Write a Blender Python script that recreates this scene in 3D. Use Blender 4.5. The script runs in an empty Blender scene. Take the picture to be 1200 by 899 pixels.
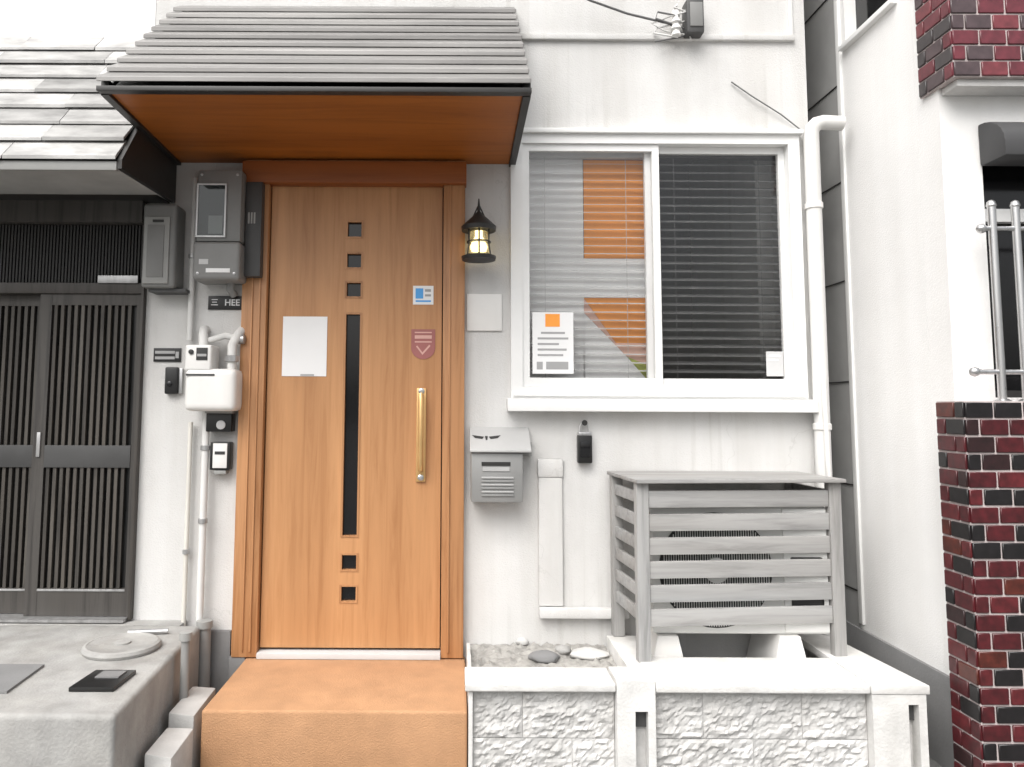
import bpy, bmesh, math, random
from mathutils import Matrix, Vector, Euler
random.seed(7)
rad = math.radians
# ---------------------------------------------------------------- camera, world, sun, exposure
F, CX, HCAM, PITCH, ROLL = 870.0, 535.0, 1.45, rad(5), 0.005      # in pixels of the 1200x899 photograph
CY = 478 - F*math.tan(PITCH)
RC = Euler((math.pi/2+PITCH, 0, 0)).to_matrix() @ Matrix.Rotation(ROLL, 3, 'Z')
S = bpy.context.scene
C = S.collection
cam = bpy.data.objects.new('camera', bpy.data.cameras.new('camera')); C.objects.link(cam)
cam.location = (0, 0, HCAM); cam.rotation_euler = RC.to_euler()
cam.data.sensor_width = 36; cam.data.lens = F/1200*36
cam.data.shift_x = (600-CX)/1200; cam.data.shift_y = (CY-449.5)/1200
cam.data.clip_start = .05; cam.data.clip_end = 500
S.camera = cam
SUN_EL, SUN_AZ = rad(53), rad(31)          # azimuth: towards the street and the sliding-door side
sdir = Vector((-math.sin(SUN_AZ)*math.cos(SUN_EL), -math.cos(SUN_AZ)*math.cos(SUN_EL), math.sin(SUN_EL)))
W = bpy.data.worlds.new('World'); S.world = W; W.use_nodes = True
nt = W.node_tree; bg = nt.nodes['Background']; sky = nt.nodes.new('ShaderNodeTexSky')
sky.sky_type = 'NISHITA'; sky.sun_disc = False; sky.sun_elevation = SUN_EL
sky.sun_rotation = math.atan2(sdir.x, sdir.y); sky.dust_density = 6; sky.air_density = 1.2
hs = nt.nodes.new('ShaderNodeHueSaturation'); hs.inputs['Saturation'].default_value = .22
nt.links.new(sky.outputs[0], hs.inputs['Color']); nt.links.new(hs.outputs[0], bg.inputs[0])
bg.inputs[1].default_value = .12
sun = bpy.data.objects.new('sun', bpy.data.lights.new('sun', 'SUN')); C.objects.link(sun)
sun.data.energy = 1.5; sun.data.angle = rad(55); sun.data.color = (1, .98, .95)
sun.rotation_euler = sdir.to_track_quat('Z', 'Y').to_euler(); sun.location = (-3, -4, 8)
S.view_settings.view_transform = 'Standard'; S.view_settings.look = 'None'
S.view_settings.gamma = 1; S.view_settings.use_curve_mapping = False
S.view_settings.exposure = .76
# ---------------------------------------------------------------- helpers
def at(px, py, Y):
    d = RC @ Vector(((px-CX)/F, -(py-CY)/F, -1)); t = Y/d.y
    return Vector((d.x*t, Y, HCAM+d.z*t))
def onz(px, py, Z):
    d = RC @ Vector(((px-CX)/F, -(py-CY)/F, -1)); t = (Z-HCAM)/d.z
    return Vector((d.x*t, d.y*t, Z))
def rect(px0, py0, px1, py1, Y):
    mx, my = (px0+px1)/2, (py0+py1)/2
    return at(px0, my, Y).x, at(px1, my, Y).x, at(mx, py1, Y).z, at(mx, py0, Y).z     # x0,x1,z0,z1
WL = {}
def link(o, parent=None):
    C.objects.link(o); WL[o.name] = o.location.copy()
    if parent is not None:
        o.parent = parent; o.matrix_parent_inverse = Matrix.Translation(-WL[parent.name])
    return o
def tag(o, label=None, cat=None, group=None, kind=None):
    for k, v in (('label', label), ('category', cat), ('group', group), ('kind', kind)):
        if v: o[k] = v
    return o
def empty(name, loc, label, cat, group=None):
    o = bpy.data.objects.new(name, None); o.location = loc; o.empty_display_size = .1
    return tag(link(o), label, cat, group)
class MB:
    def __init__(s): s.bm = bmesh.new()
    def hexa(s, v):      # 8 points: bottom 4 ccw, top 4 ccw
        vs = [s.bm.verts.new(p) for p in v]
        for f in ((3,2,1,0),(4,5,6,7),(0,1,5,4),(1,2,6,5),(2,3,7,6),(3,0,4,7)): s.bm.faces.new([vs[i] for i in f])
        return s
    def box(s, x0, x1, y0, y1, z0, z1):
        return s.hexa([(x0,y0,z0),(x1,y0,z0),(x1,y1,z0),(x0,y1,z0),(x0,y0,z1),(x1,y0,z1),(x1,y1,z1),(x0,y1,z1)])
    def poly(s, pts, d):  # planar polygon pts extruded by vector d
        d = Vector(d); a = [s.bm.verts.new(Vector(p)) for p in pts]; b = [s.bm.verts.new(Vector(p)+d) for p in pts]
        n = len(pts); s.bm.faces.new(a); s.bm.faces.new(b[::-1])
        for i in range(n): s.bm.faces.new((a[i], b[i], b[(i+1)%n], a[(i+1)%n]))
        bmesh.ops.recalc_face_normals(s.bm, faces=s.bm.faces[:]); return s
    def tube(s, path, r, n=10, caps=True):
        path = [Vector(p) for p in path]; rings = []; up = None
        rs = r if isinstance(r, (list, tuple)) else [r]*len(path)
        for i, p in enumerate(path):
            t = (path[min(i+1, len(path)-1)]-path[max(i-1, 0)]).normalized()
            if up is None: up = t.orthogonal().normalized()
            up = (up - t*up.dot(t)).normalized(); w = t.cross(up)
            rings.append([s.bm.verts.new(p+(up*math.cos(a)+w*math.sin(a))*rs[i]) for a in [2*math.pi*k/n for k in range(n)]])
        for a, b in zip(rings, rings[1:]):
            for k in range(n): s.bm.faces.new((a[k], a[(k+1)%n], b[(k+1)%n], b[k]))
        if caps: s.bm.faces.new(rings[0][::-1]); s.bm.faces.new(rings[-1])
        return s
    def lathe(s, c, prof, n=24, axis='Z'):
        c = Vector(c); rings = []
        for r, h in prof:
            ring = []
            for k in range(n):
                a = 2*math.pi*k/n; u, v = r*math.cos(a), r*math.sin(a)
                q = {'Z': (u, v, h), 'Y': (u, h, v), 'X': (h, u, v)}[axis]
                ring.append(s.bm.verts.new(c+Vector(q)))
            rings.append(ring)
        for a, b in zip(rings, rings[1:]):
            for k in range(n): s.bm.faces.new((a[k], a[(k+1)%n], b[(k+1)%n], b[k]))
        s.bm.faces.new(rings[0][::-1]); s.bm.faces.new(rings[-1])
        bmesh.ops.recalc_face_normals(s.bm, faces=s.bm.faces[:]); return s
    def bevel(s, w, seg=2):
        if w: bmesh.ops.bevel(s.bm, geom=s.bm.edges[:], offset=w, segments=seg, affect='EDGES', profile=.6)
        return s
    def build(s, name, mat, parent=None, smooth=False, loc=None):
        me = bpy.data.meshes.new(name); bm = s.bm
        if loc is None:
            vs = [v.co for v in bm.verts]
            loc = Vector([(min(v[i] for v in vs)+max(v[i] for v in vs))/2 for i in range(3)])
        loc = Vector(loc)
        for v in bm.verts: v.co -= loc
        if smooth:
            for f in bm.faces: f.smooth = True
        bm.to_mesh(me); bm.free(); me.materials.append(mat)
        o = bpy.data.objects.new(name, me); o.location = loc
        link(o, parent)
        if smooth: me.set_sharp_from_angle(angle=rad(40))
        return o
def bx(name, x0, x1, y0, y1, z0, z1, mat, parent=None, bev=0, seg=2):
    return MB().box(x0, x1, y0, y1, z0, z1).bevel(bev, seg).build(name, mat, parent, smooth=bev > 0)
def again(o, loc, parent=None, rot=None, scale=None):
    c = o.copy(); c.location = loc
    if rot: c.rotation_euler = rot
    if scale: c.scale = scale
    C.objects.link(c); WL[c.name] = Vector(loc)
    if parent is not None: c.parent = parent; c.matrix_parent_inverse = Matrix.Translation(-WL[parent.name])
    return c
def holed(name, x0, x1, z0, z1, y0, y1, holes, mat, parent):
    xs = sorted({x0, x1, *[v for h in holes for v in h[:2]]}); zs = sorted({z0, z1, *[v for h in holes for v in h[2:]]})
    xs = [v for v in xs if x0 <= v <= x1]; zs = [v for v in zs if z0 <= v <= z1]
    solid = lambda i, j: 0 <= i < len(xs)-1 and 0 <= j < len(zs)-1 and not any(h[0] < (xs[i]+xs[i+1])/2 < h[1] and h[2] < (zs[j]+zs[j+1])/2 < h[3] for h in holes)
    m = MB(); bm = m.bm; cache = {}
    def V(i, j, y):
        k = (i, j, y)
        if k not in cache: cache[k] = bm.verts.new((xs[i], y, zs[j]))
        return cache[k]
    for i in range(len(xs)-1):
        for j in range(len(zs)-1):
            if not solid(i, j): continue
            bm.faces.new((V(i,j,y0), V(i+1,j,y0), V(i+1,j+1,y0), V(i,j+1,y0)))
            bm.faces.new((V(i,j,y1), V(i,j+1,y1), V(i+1,j+1,y1), V(i+1,j,y1)))
            for (di, dj, a, b) in ((-1,0,(i,j),(i,j+1)), (1,0,(i+1,j+1),(i+1,j)), (0,-1,(i+1,j),(i,j)), (0,1,(i,j+1),(i+1,j+1))):
                if not solid(i+di, j+dj): bm.faces.new((V(*a,y0), V(*b,y0), V(*b,y1), V(*a,y1)))
    bmesh.ops.recalc_face_normals(bm, faces=bm.faces[:])
    return m.build(name, mat, parent)
def text(body, x0, x1, z, y, mat, name, parent, bold=.0):
    cu = bpy.data.curves.new(name, 'FONT'); cu.body = body; cu.size = .1; cu.align_x = 'CENTER'; cu.align_y = 'CENTER'; cu.offset = bold; cu.resolution_u = 3
    t = bpy.data.objects.new(name, cu); C.objects.link(t); bpy.context.view_layer.update()
    me = bpy.data.meshes.new_from_object(t.evaluated_get(bpy.context.evaluated_depsgraph_get()))
    bpy.data.objects.remove(t); me.materials.clear(); me.materials.append(mat)
    ws = [v.co.x for v in me.vertices]; k = (x1-x0)/(max(ws)-min(ws)); cx = (max(ws)+min(ws))/2
    for v in me.vertices: v.co = Vector(((v.co.x-cx)*k, 0, v.co.y*k))
    o = bpy.data.objects.new(name, me); o.location = ((x0+x1)/2, y, z)
    return link(o, parent)
# ---------------------------------------------------------------- materials
def newmat(name):
    m = bpy.data.materials.new(name); m.use_nodes = True
    return m, m.node_tree, m.node_tree.nodes['Principled BSDF']
def N(t, kind, **kw):
    n = t.nodes.new('ShaderNode'+kind)
    for k, v in kw.items():
        if k in n.inputs: n.inputs[k].default_value = v
        else: setattr(n, k, v)
    return n
def ramp(t, fac, stops, interp='LINEAR'):
    r = t.nodes.new('ShaderNodeValToRGB'); r.color_ramp.interpolation = interp
    e = r.color_ramp.elements
    while len(e) < len(stops): e.new(.5)
    for el, (p, c) in zip(e, stops): el.position = p; el.color = (*c, 1)
    t.links.new(fac, r.inputs[0]); return r.outputs[0]
def coords(t, scale, generated=False, wobble=False):
    tc = t.nodes.new('ShaderNodeTexCoord'); mp = t.nodes.new('ShaderNodeMapping'); mp.inputs['Scale'].default_value = scale
    src = tc.outputs['Generated' if generated else 'Object']
    if wobble:
        oi = t.nodes.new('ShaderNodeObjectInfo'); ad = N(t, 'VectorMath', operation='ADD'); sc = N(t, 'VectorMath', operation='SCALE'); sc.inputs[3].default_value = 37
        cb = t.nodes.new('ShaderNodeCombineXYZ')
        for i in range(3): t.links.new(oi.outputs['Random'], cb.inputs[i])
        t.links.new(cb.outputs[0], sc.inputs[0]); t.links.new(src, ad.inputs[0]); t.links.new(sc.outputs[0], ad.inputs[1]); src = ad.outputs[0]
    t.links.new(src, mp.inputs[0]); return mp.outputs[0]
def mul(c, k): return tuple(max(0, min(1, v*k)) for v in c)
def pm(name, col, rough=.6, var=.12, vs=(5,5,5), bump=0., bs=80, metal=0., spec=.5, streak=0., rnd=0., coat=0., crack=0.):
    m, t, b = newmat(name)
    nz = N(t, 'TexNoise', Scale=1., Detail=6., Roughness=.6); t.links.new(coords(t, vs, wobble=True), nz.inputs['Vector'])
    c = ramp(t, nz.outputs[0], [(.3, mul(col, 1-var)), (.7, mul(col, 1+var))])
    if streak:
        n2 = N(t, 'TexNoise', Scale=1., Detail=4.); t.links.new(coords(t, (7, 7, .5), wobble=True), n2.inputs['Vector'])
        mx = N(t, 'Mix', data_type='RGBA', blend_type='MULTIPLY'); mx.inputs[0].default_value = streak
        t.links.new(c, mx.inputs[6]); t.links.new(ramp(t, n2.outputs[0], [(.38, (.62, .59, .54)), (.62, (1, 1, 1))]), mx.inputs[7]); c = mx.outputs[2]
    if crack:
        dn = N(t, 'TexNoise', Scale=3., Detail=5.); t.links.new(coords(t, (1, 1, 1), wobble=True), dn.inputs['Vector'])
        ad = N(t, 'VectorMath', operation='MULTIPLY_ADD'); ad.inputs[1].default_value = (.5, .5, .5); t.links.new(dn.outputs['Color'], ad.inputs[0]); t.links.new(coords(t, (.9, .9, .7), wobble=True), ad.inputs[2])
        vo = N(t, 'TexVoronoi', feature='DISTANCE_TO_EDGE', Scale=1.3); t.links.new(ad.outputs[0], vo.inputs['Vector'])
        mk = N(t, 'TexNoise', Scale=1.1, Detail=2.); t.links.new(coords(t, (1, 1, 1), wobble=True), mk.inputs['Vector'])
        cr = ramp(t, vo.outputs['Distance'], [(0, (1, 1, 1)), (.0035, (0, 0, 0))]); ms_ = ramp(t, mk.outputs[0], [(.5, (0, 0, 0)), (.62, (1, 1, 1))])
        mm = N(t, 'Math', operation='MULTIPLY'); t.links.new(cr, mm.inputs[0]); t.links.new(ms_, mm.inputs[1]); m3 = N(t, 'Math', operation='MULTIPLY'); t.links.new(mm.outputs[0], m3.inputs[0]); m3.inputs[1].default_value = crack
        mx = N(t, 'Mix', data_type='RGBA'); mx.inputs[7].default_value = (.25, .24, .22, 1); t.links.new(m3.outputs[0], mx.inputs[0]); t.links.new(c, mx.inputs[6]); c = mx.outputs[2]
        n4 = N(t, 'TexNoise', Scale=1., Detail=3.); t.links.new(coords(t, (22, 22, .6), wobble=True), n4.inputs['Vector'])
        n5 = N(t, 'TexNoise', Scale=1.6, Detail=3.); t.links.new(coords(t, (1, 1, 1), wobble=True), n5.inputs['Vector'])
        mm = N(t, 'Math', operation='MULTIPLY'); t.links.new(ramp(t, n4.outputs[0], [(.55, (0, 0, 0)), (.75, (1, 1, 1))]), mm.inputs[0]); t.links.new(ramp(t, n5.outputs[0], [(.45, (0, 0, 0)), (.7, (1, 1, 1))]), mm.inputs[1]); m3 = N(t, 'Math', operation='MULTIPLY'); t.links.new(mm.outputs[0], m3.inputs[0]); m3.inputs[1].default_value = .5
        mx = N(t, 'Mix', data_type='RGBA'); mx.inputs[7].default_value = (.30, .285, .25, 1); t.links.new(m3.outputs[0], mx.inputs[0]); t.links.new(c, mx.inputs[6]); c = mx.outputs[2]
    if rnd:
        oi = t.nodes.new('ShaderNodeObjectInfo'); mx = N(t, 'Mix', data_type='RGBA', blend_type='MULTIPLY'); mx.inputs[0].default_value = 1
        t.links.new(c, mx.inputs[6]); t.links.new(ramp(t, oi.outputs['Random'], [(0, (1-rnd,)*3), (1, (1, 1, 1))]), mx.inputs[7]); c = mx.outputs[2]
    t.links.new(c, b.inputs['Base Color'])
    r2 = N(t, 'MapRange'); t.links.new(nz.outputs[0], r2.inputs[0]); r2.inputs[3].default_value = max(.03, rough-.1); r2.inputs[4].default_value = min(1, rough+.1)
    t.links.new(r2.outputs[0], b.inputs['Roughness'])
    b.inputs['Metallic'].default_value = metal; b.inputs['Specular IOR Level'].default_value = spec; b.inputs['Coat Weight'].default_value = coat
    if bump:
        n3 = N(t, 'TexNoise', Scale=bs, Detail=4.); t.links.new(coords(t, (1, 1, 1), wobble=True), n3.inputs['Vector'])
        bp = N(t, 'Bump', Strength=bump, Distance=.004); t.links.new(n3.outputs[0], bp.inputs['Height']); t.links.new(bp.outputs[0], b.inputs['Normal'])
    return m
def wood(name, dark, light, scale, rough=.45, bump=.12, rnd=0.):
    m, t, b = newmat(name)
    n1 = N(t, 'TexNoise', Scale=1., Detail=8., Roughness=.65, Distortion=.6); t.links.new(coords(t, scale, wobble=True), n1.inputs['Vector'])
    n2 = N(t, 'TexNoise', Scale=1., Detail=3., Distortion=.3); t.links.new(coords(t, tuple(v*.18 for v in scale), wobble=True), n2.inputs['Vector'])
    c1 = ramp(t, n1.outputs[0], [(.3, dark), (.52, light), (.75, mul(light, 1.12))])
    mx = N(t, 'Mix', data_type='RGBA', blend_type='MULTIPLY'); mx.inputs[0].default_value = .8
    t.links.new(c1, mx.inputs[6]); t.links.new(ramp(t, n2.outputs[0], [(.35, (.78, .74, .7)), (.65, (1, 1, 1))]), mx.inputs[7]); c = mx.outputs[2]
    if rnd:
        oi = t.nodes.new('ShaderNodeObjectInfo'); m2 = N(t, 'Mix', data_type='RGBA', blend_type='MULTIPLY'); m2.inputs[0].default_value = 1
        t.links.new(c, m2.inputs[6]); t.links.new(ramp(t, oi.outputs['Random'], [(0, (1-rnd,)*3), (1, (1, 1, 1))]), m2.inputs[7]); c = m2.outputs[2]
    t.links.new(c, b.inputs['Base Color']); b.inputs['Roughness'].default_value = rough
    bp = N(t, 'Bump', Strength=bump, Distance=.003); t.links.new(n1.outputs[0], bp.inputs['Height']); t.links.new(bp.outputs[0], b.inputs['Normal'])
    return m
def picked(name, stops, rough=.2, coat=.3, var=.2):
    m, t, b = newmat(name); oi = t.nodes.new('ShaderNodeObjectInfo')
    c = ramp(t, oi.outputs['Random'], stops, 'CONSTANT')
    nz = N(t, 'TexNoise', Scale=30., Detail=4.); t.links.new(coords(t, (1, 1, 1), wobble=True), nz.inputs['Vector'])
    mx = N(t, 'Mix', data_type='RGBA', blend_type='MULTIPLY'); mx.inputs[0].default_value = 1
    t.links.new(c, mx.inputs[6]); t.links.new(ramp(t, nz.outputs[0], [(.3, (1-2*var,)*3), (.7, (1, 1, 1))]), mx.inputs[7])
    t.links.new(mx.outputs[2], b.inputs['Base Color'])
    b.inputs['Roughness'].default_value = rough; b.inputs['Coat Weight'].default_value = coat; b.inputs['Coat Roughness'].default_value = .15
    bp = N(t, 'Bump', Strength=.15, Distance=.003); t.links.new(nz.outputs[0], bp.inputs['Height']); t.links.new(bp.outputs[0], b.inputs['Normal'])
    return m
def glass(name, tint=(1, 1, 1), rough=.02, mixt=.85):
    m, t, b = newmat(name); t.nodes.remove(b)
    out = t.nodes['Material Output']; tr = N(t, 'BsdfTransparent'); tr.inputs[0].default_value = (*tint, 1)
    gl = N(t, 'BsdfGlossy'); gl.inputs['Roughness'].default_value = rough
    lw_ = N(t, 'LayerWeight', Blend=.5); pw = N(t, 'Math', operation='POWER'); pw.inputs[1].default_value = 4; ma = N(t, 'Math', operation='MULTIPLY_ADD'); ma.inputs[1].default_value = .8; ma.inputs[2].default_value = .035; ms = N(t, 'MixShader')
    t.links.new(lw_.outputs['Facing'], pw.inputs[0]); t.links.new(pw.outputs[0], ma.inputs[0]); t.links.new(ma.outputs[0], ms.inputs[0]); t.links.new(tr.outputs[0], ms.inputs[1]); t.links.new(gl.outputs[0], ms.inputs[2]); t.links.new(ms.outputs[0], out.inputs[0])
    return m
M = dict(
 stucco=pm('stucco', (.62,.615,.605), .85, .07, (2.5,2.5,1.6), .6, 170, streak=.2, crack=.2),
 stucco_r=pm('stucco_bright', (.85,.845,.835), .8, .04, (2,2,2), .4, 150, streak=.1),
 whitemetal=pm('white_aluminium', (.78,.78,.77), .35, .03), whiteplastic=pm('white_plastic', (.74,.73,.71), .4, .05, streak=.12),
 cream=pm('aged_white_plastic', (.66,.64,.59), .45, .08, streak=.25),
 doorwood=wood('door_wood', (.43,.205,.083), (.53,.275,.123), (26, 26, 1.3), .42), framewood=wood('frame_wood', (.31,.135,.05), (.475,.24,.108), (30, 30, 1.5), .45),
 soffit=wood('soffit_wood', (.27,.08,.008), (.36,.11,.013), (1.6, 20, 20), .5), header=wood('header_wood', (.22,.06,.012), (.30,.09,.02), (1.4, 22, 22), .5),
 dark=pm('dark_metal', (.022,.021,.020), .45, .2), black=pm('black_plastic', (.012,.012,.012), .35, .2),
 blackgloss=pm('black_glass', (.008,.008,.009), .08, .1), strip=pm('bronze_roof_metal', (.25,.243,.235), .5, .35, (1.2,14,14), .1, 60, metal=.15, rnd=.25),
 shingle=pm('pale_slate', (.42,.415,.405), .65, .4, (4,9,9), .25, 60, rnd=.38), sofgrey=pm('grey_soffit', (.34,.34,.33), .7, .15),
 latdark=wood('dark_lattice_wood', (.028,.025,.023), (.062,.057,.052), (30,30,1.2), .55), latslat=wood('lattice_slat_wood', (.028,.025,.022), (.10,.09,.078), (40,40,2), .6, rnd=.55),
 latback=pm('dark_frosted_glass', (.012,.012,.012), .3, .3), transom=pm('dark_grille', (.03,.029,.028), .6, .2),
 concrete=pm('concrete', (.36,.356,.345), .9, .2, (6,6,6), .6, 90, streak=.3, crack=.6), concrete2=pm('weathered_concrete', (.56,.555,.54), .9, .2, (5,5,5), .5, 70, rnd=.2),
 plinth=pm('grey_plinth', (.20,.20,.20), .85, .12, (4,4,4), .3, 90), asphalt=pm('asphalt', (.16,.16,.155), .95, .25, (3,3,3), .6, 140),
 block=pm('painted_split_block', (.54,.535,.525), .9, .2, (9,9,9), .6, 60, streak=.2), cap=pm('white_cap', (.66,.655,.64), .85, .13, (9,9,9), .5, 90, streak=.25),
 mortar=pm('pale_mortar', (.50,.44,.43), .9, .22, (12,12,12)), brick=picked('glazed_brick', [(0,(.088,.009,.013)),(.30,(.12,.014,.018)),(.50,(.011,.009,.010)),(.76,(.030,.010,.011)),(.84,(.085,.009,.013)),(.96,(.11,.020,.012))], .38, .12, .28),
 brick_hi=picked('matt_brick', [(0,(.16,.028,.040)),(.42,(.20,.04,.05)),(.6,(.06,.05,.052)),(.85,(.09,.06,.065))], .4, .1),  # paler, pinker brick with haze mixed into its colours
 slatgrey=wood('grey_wood', (.27,.27,.268), (.39,.39,.387), (2,30,30), .65, .15, rnd=.15), slatpost=wood('grey_wood_post', (.24,.24,.238), (.36,.36,.357), (30,30,2), .65),
 ac=pm('ac_white', (.72,.72,.70), .45, .03), acdark=pm('ac_grille_dark', (.02,.02,.02), .5, .1),
 metergrey=pm('meter_grey', (.20,.20,.195), .45, .1), meterlight=pm('meter_light_grey', (.30,.30,.29), .45, .1), meterdark=pm('meter_dark_grey', (.055,.055,.055), .5, .15),
 pipe=pm('painted_pipe', (.66,.655,.64), .7, .05, streak=.15), greypipe=pm('grey_pvc', (.27,.27,.265), .5, .12, streak=.2), galv=pm('galvanised', (.45,.45,.45), .4, .2, (30,30,3), metal=.7),
 steel=pm('steel', (.55,.55,.55), .3, .1, (60,60,4), metal=.9), mail=pm('mailbox_grey', (.30,.30,.295), .4, .08, metal=.3), maillid=pm('mailbox_lid', (.42,.42,.415), .4, .05),
 gold=pm('brass_handle', (.72,.46,.20), .32, .1, metal=.55), stepm=pm('step_render', (.47,.262,.138), .85, .08, (9,9,12), .7, 160, streak=.25),
 paper=pm('paper', (.80,.80,.80), .7, .02), blue=pm('blue_print', (.08,.35,.75), .5, .05), ink=pm('ink', (.03,.03,.03), .6, .05), greyink=pm('grey_ink', (.35,.35,.35), .6, .05),
 maroon=pm('maroon_print', (.34,.12,.11), .45, .1), palepink=pm('pale_print', (.62,.36,.31), .5, .05), orange=pm('orange_print', (.88,.33,.05), .6, .05), pink=pm('pink_print', (.72,.45,.36), .6, .05), green=pm('green_print', (.40,.44,.10), .6, .05),
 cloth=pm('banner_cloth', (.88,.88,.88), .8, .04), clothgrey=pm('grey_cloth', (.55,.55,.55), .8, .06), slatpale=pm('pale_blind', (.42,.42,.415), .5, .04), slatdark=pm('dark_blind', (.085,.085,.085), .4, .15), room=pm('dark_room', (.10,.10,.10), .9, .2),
 glass=glass('window_glass', (.97,.97,.97)), clear=glass('clear_cover', (.8,.82,.82)), red=pm('red_paint', (.26,.05,.07), .5, .15), soil=pm('dry_soil', (.33,.32,.30), .95, .3, (20,20,20), .8, 60),
 sidegrey=pm('grey_siding', (.34,.34,.335), .7, .12, (3,3,3)), wire=pm('grey_cable', (.14,.14,.14), .5, .1), awning=pm('dark_awning', (.05,.05,.052), .6, .15), stain=pm('brown_grout', (.30,.15,.07), .8, .1),
)
am, at_, ab = newmat('amber_glass'); ab.inputs['Base Color'].default_value = (1,.93,.68,1); ab.inputs['Roughness'].default_value = .25; ab.inputs['Transmission Weight'].default_value = .8
em, et, eb = newmat('lit_bulb'); eb.inputs['Emission Color'].default_value = (1,.82,.45,1); eb.inputs['Emission Strength'].default_value = 2.4; eb.inputs['Base Color'].default_value = (.9,.8,.5,1)
M['amber'] = am; M['bulb'] = em
YF = 3.7
# ---------------------------------------------------------------- ground
g = MB()
g.box(-60, 60, -60, 60, -.2, 0); tag(g.build('ground', M['asphalt']), kind='structure')
# ---------------------------------------------------------------- the white house
house = empty('stucco_house', (.1, YF, 0), 'white stucco house with a wooden entrance door under a wood lined canopy', 'house')
XL, XR = -1.572, 1.80
dfx0, dfx1 = -1.068, .040
wx0, wx1, wz0, wz1 = .30, 1.705, 1.51, 2.82
holed('wall', XL, XR, .0, 5.4, YF, YF+.2, [(dfx0+.01, dfx1-.01, -1, 2.70), (wx0+.02, wx1-.02, wz0+.02, wz1-.02)], M['stucco'], house)
bx('side_wall', XR-.2, XR-.003, YF+.2, 8, 0, 5.4, M['stucco'], house)
bx('roof_slab', XL, XR, YF+.01, 8, 5.4, 5.55, M['dark'], house)  # unseen roof added to shape the light in the gap
bx('plinth', -1.25, dfx0-.012, YF-.022, YF+.02, 0, .375, M['plinth'], house, .004)
bx('frame_footing', dfx0-.010, -1.001, YF-.045, YF+.02, 0, .2605, M['plinth'], house, .003)
lz = at(775, 46, YF).z
bx('belt_course', .25, 1.74, YF-.022, YF+.01, lz-.012, lz+.018, M['stucco'], house, .005)
bx('corner_trim', 1.715, 1.735, YF-.014, YF+.01, lz+.02, 5.3, M['whitemetal'], house, .003)
# flush white access cover beside the door
x0, x1, z0, z1 = rect(547, 345, 588, 388, YF); ac_ = bx('access_cover', x0, x1, YF-.012, YF+.01, z0, z1, M['whiteplastic'], house, .003)
# downspout at the corner of the house
dsx = at(957, 300, YF-.06).x
ztop = at(960, 148, YF).z
path = [(dsx+.16, YF-.05, ztop-.005), (dsx+.06, YF-.05, ztop)] + [(dsx+.06-.06*math.sin(a), YF-.05, ztop-.06+.06*math.cos(a)) for a in (rad(30), rad(60), rad(90))] + [(dsx, YF-.05, .35)]
dsp = MB().tube(path, .037, 14).build('downspout', M['pipe'], house, True)
for pz in (2.45, 1.35): MB().lathe((dsx, YF-.05, pz), [(.038,0),(.043,.004),(.043,.03),(.038,.034)], 16).build('pipe_clip', M['whiteplastic'], dsp, True)
thin = MB().tube([(dsx-.012, YF-.105, 1.62), (dsx+.005, YF-.105, .6)], .011, 8).build('drain_hose', M['whiteplastic'], house, True)
# window
fw = MB()
fy0 = YF-.035
fw.box(wx0-.03, wx1+.03, fy0, YF+.06, wz1-.028, wz1+.02).box(wx0-.03, wx1+.03, fy0, YF+.06, wz0-.01, wz0+.045)
fw.box(wx0-.03, wx0+.028, fy0+.001, YF+.06, wz0+.045, wz1-.028).box(wx1-.028, wx1+.03, fy0+.001, YF+.06, wz0+.045, wz1-.028)
win = fw.build('window', M['whitemetal'], house)
bx('hood_trim', wx0-.045, wx1+.045, YF-.055, YF+.01, wz1+.021, wz1+.045, M['whitemetal'], win, .004)
bx('sill', wx0-.05, wx1+.055, YF-.085, YF+.01, wz0-.075, wz0-.012, M['whitemetal'], win, .006)
bx('sill_groove', wx0-.02, wx1+.02, fy0-.012, fy0+.01, wz0+.0, wz0+.02, M['whitemetal'], win, .003)
mx_ = at(766, 310, YF).x
def sash(x0, x1, y, st, hinge):
    m = MB(); a, b = wz0+.046, wz1-.029
    m.box(x0, x0+st, y, y+.028, a, b).box(x1-st, x1, y, y+.028, a, b).box(x0+st, x1-st, y+.001, y+.027, a, a+.045).box(x0+st, x1-st, y+.001, y+.027, b-.035, b)
    s_ = m.build('sash', M['whitemetal'], win)
    bx('pane', x0+st-.004, x1-st+.004, y+.011, y+.016, a+.04, b-.03, M['glass'], win)
    return s_
sash(wx0+.029, mx_+.03, YF-.022, .035, 0)
sash(mx_-.035, wx1-.029, YF+.012, .032, 0)
# dark room behind the window
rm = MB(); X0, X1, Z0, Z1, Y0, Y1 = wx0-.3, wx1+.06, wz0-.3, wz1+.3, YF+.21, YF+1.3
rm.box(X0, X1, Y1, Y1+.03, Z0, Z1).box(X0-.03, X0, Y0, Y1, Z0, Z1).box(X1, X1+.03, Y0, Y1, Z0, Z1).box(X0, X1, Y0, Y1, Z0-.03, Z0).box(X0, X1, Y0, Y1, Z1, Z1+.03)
rm.build('inner_room', M['room'], house)
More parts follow.
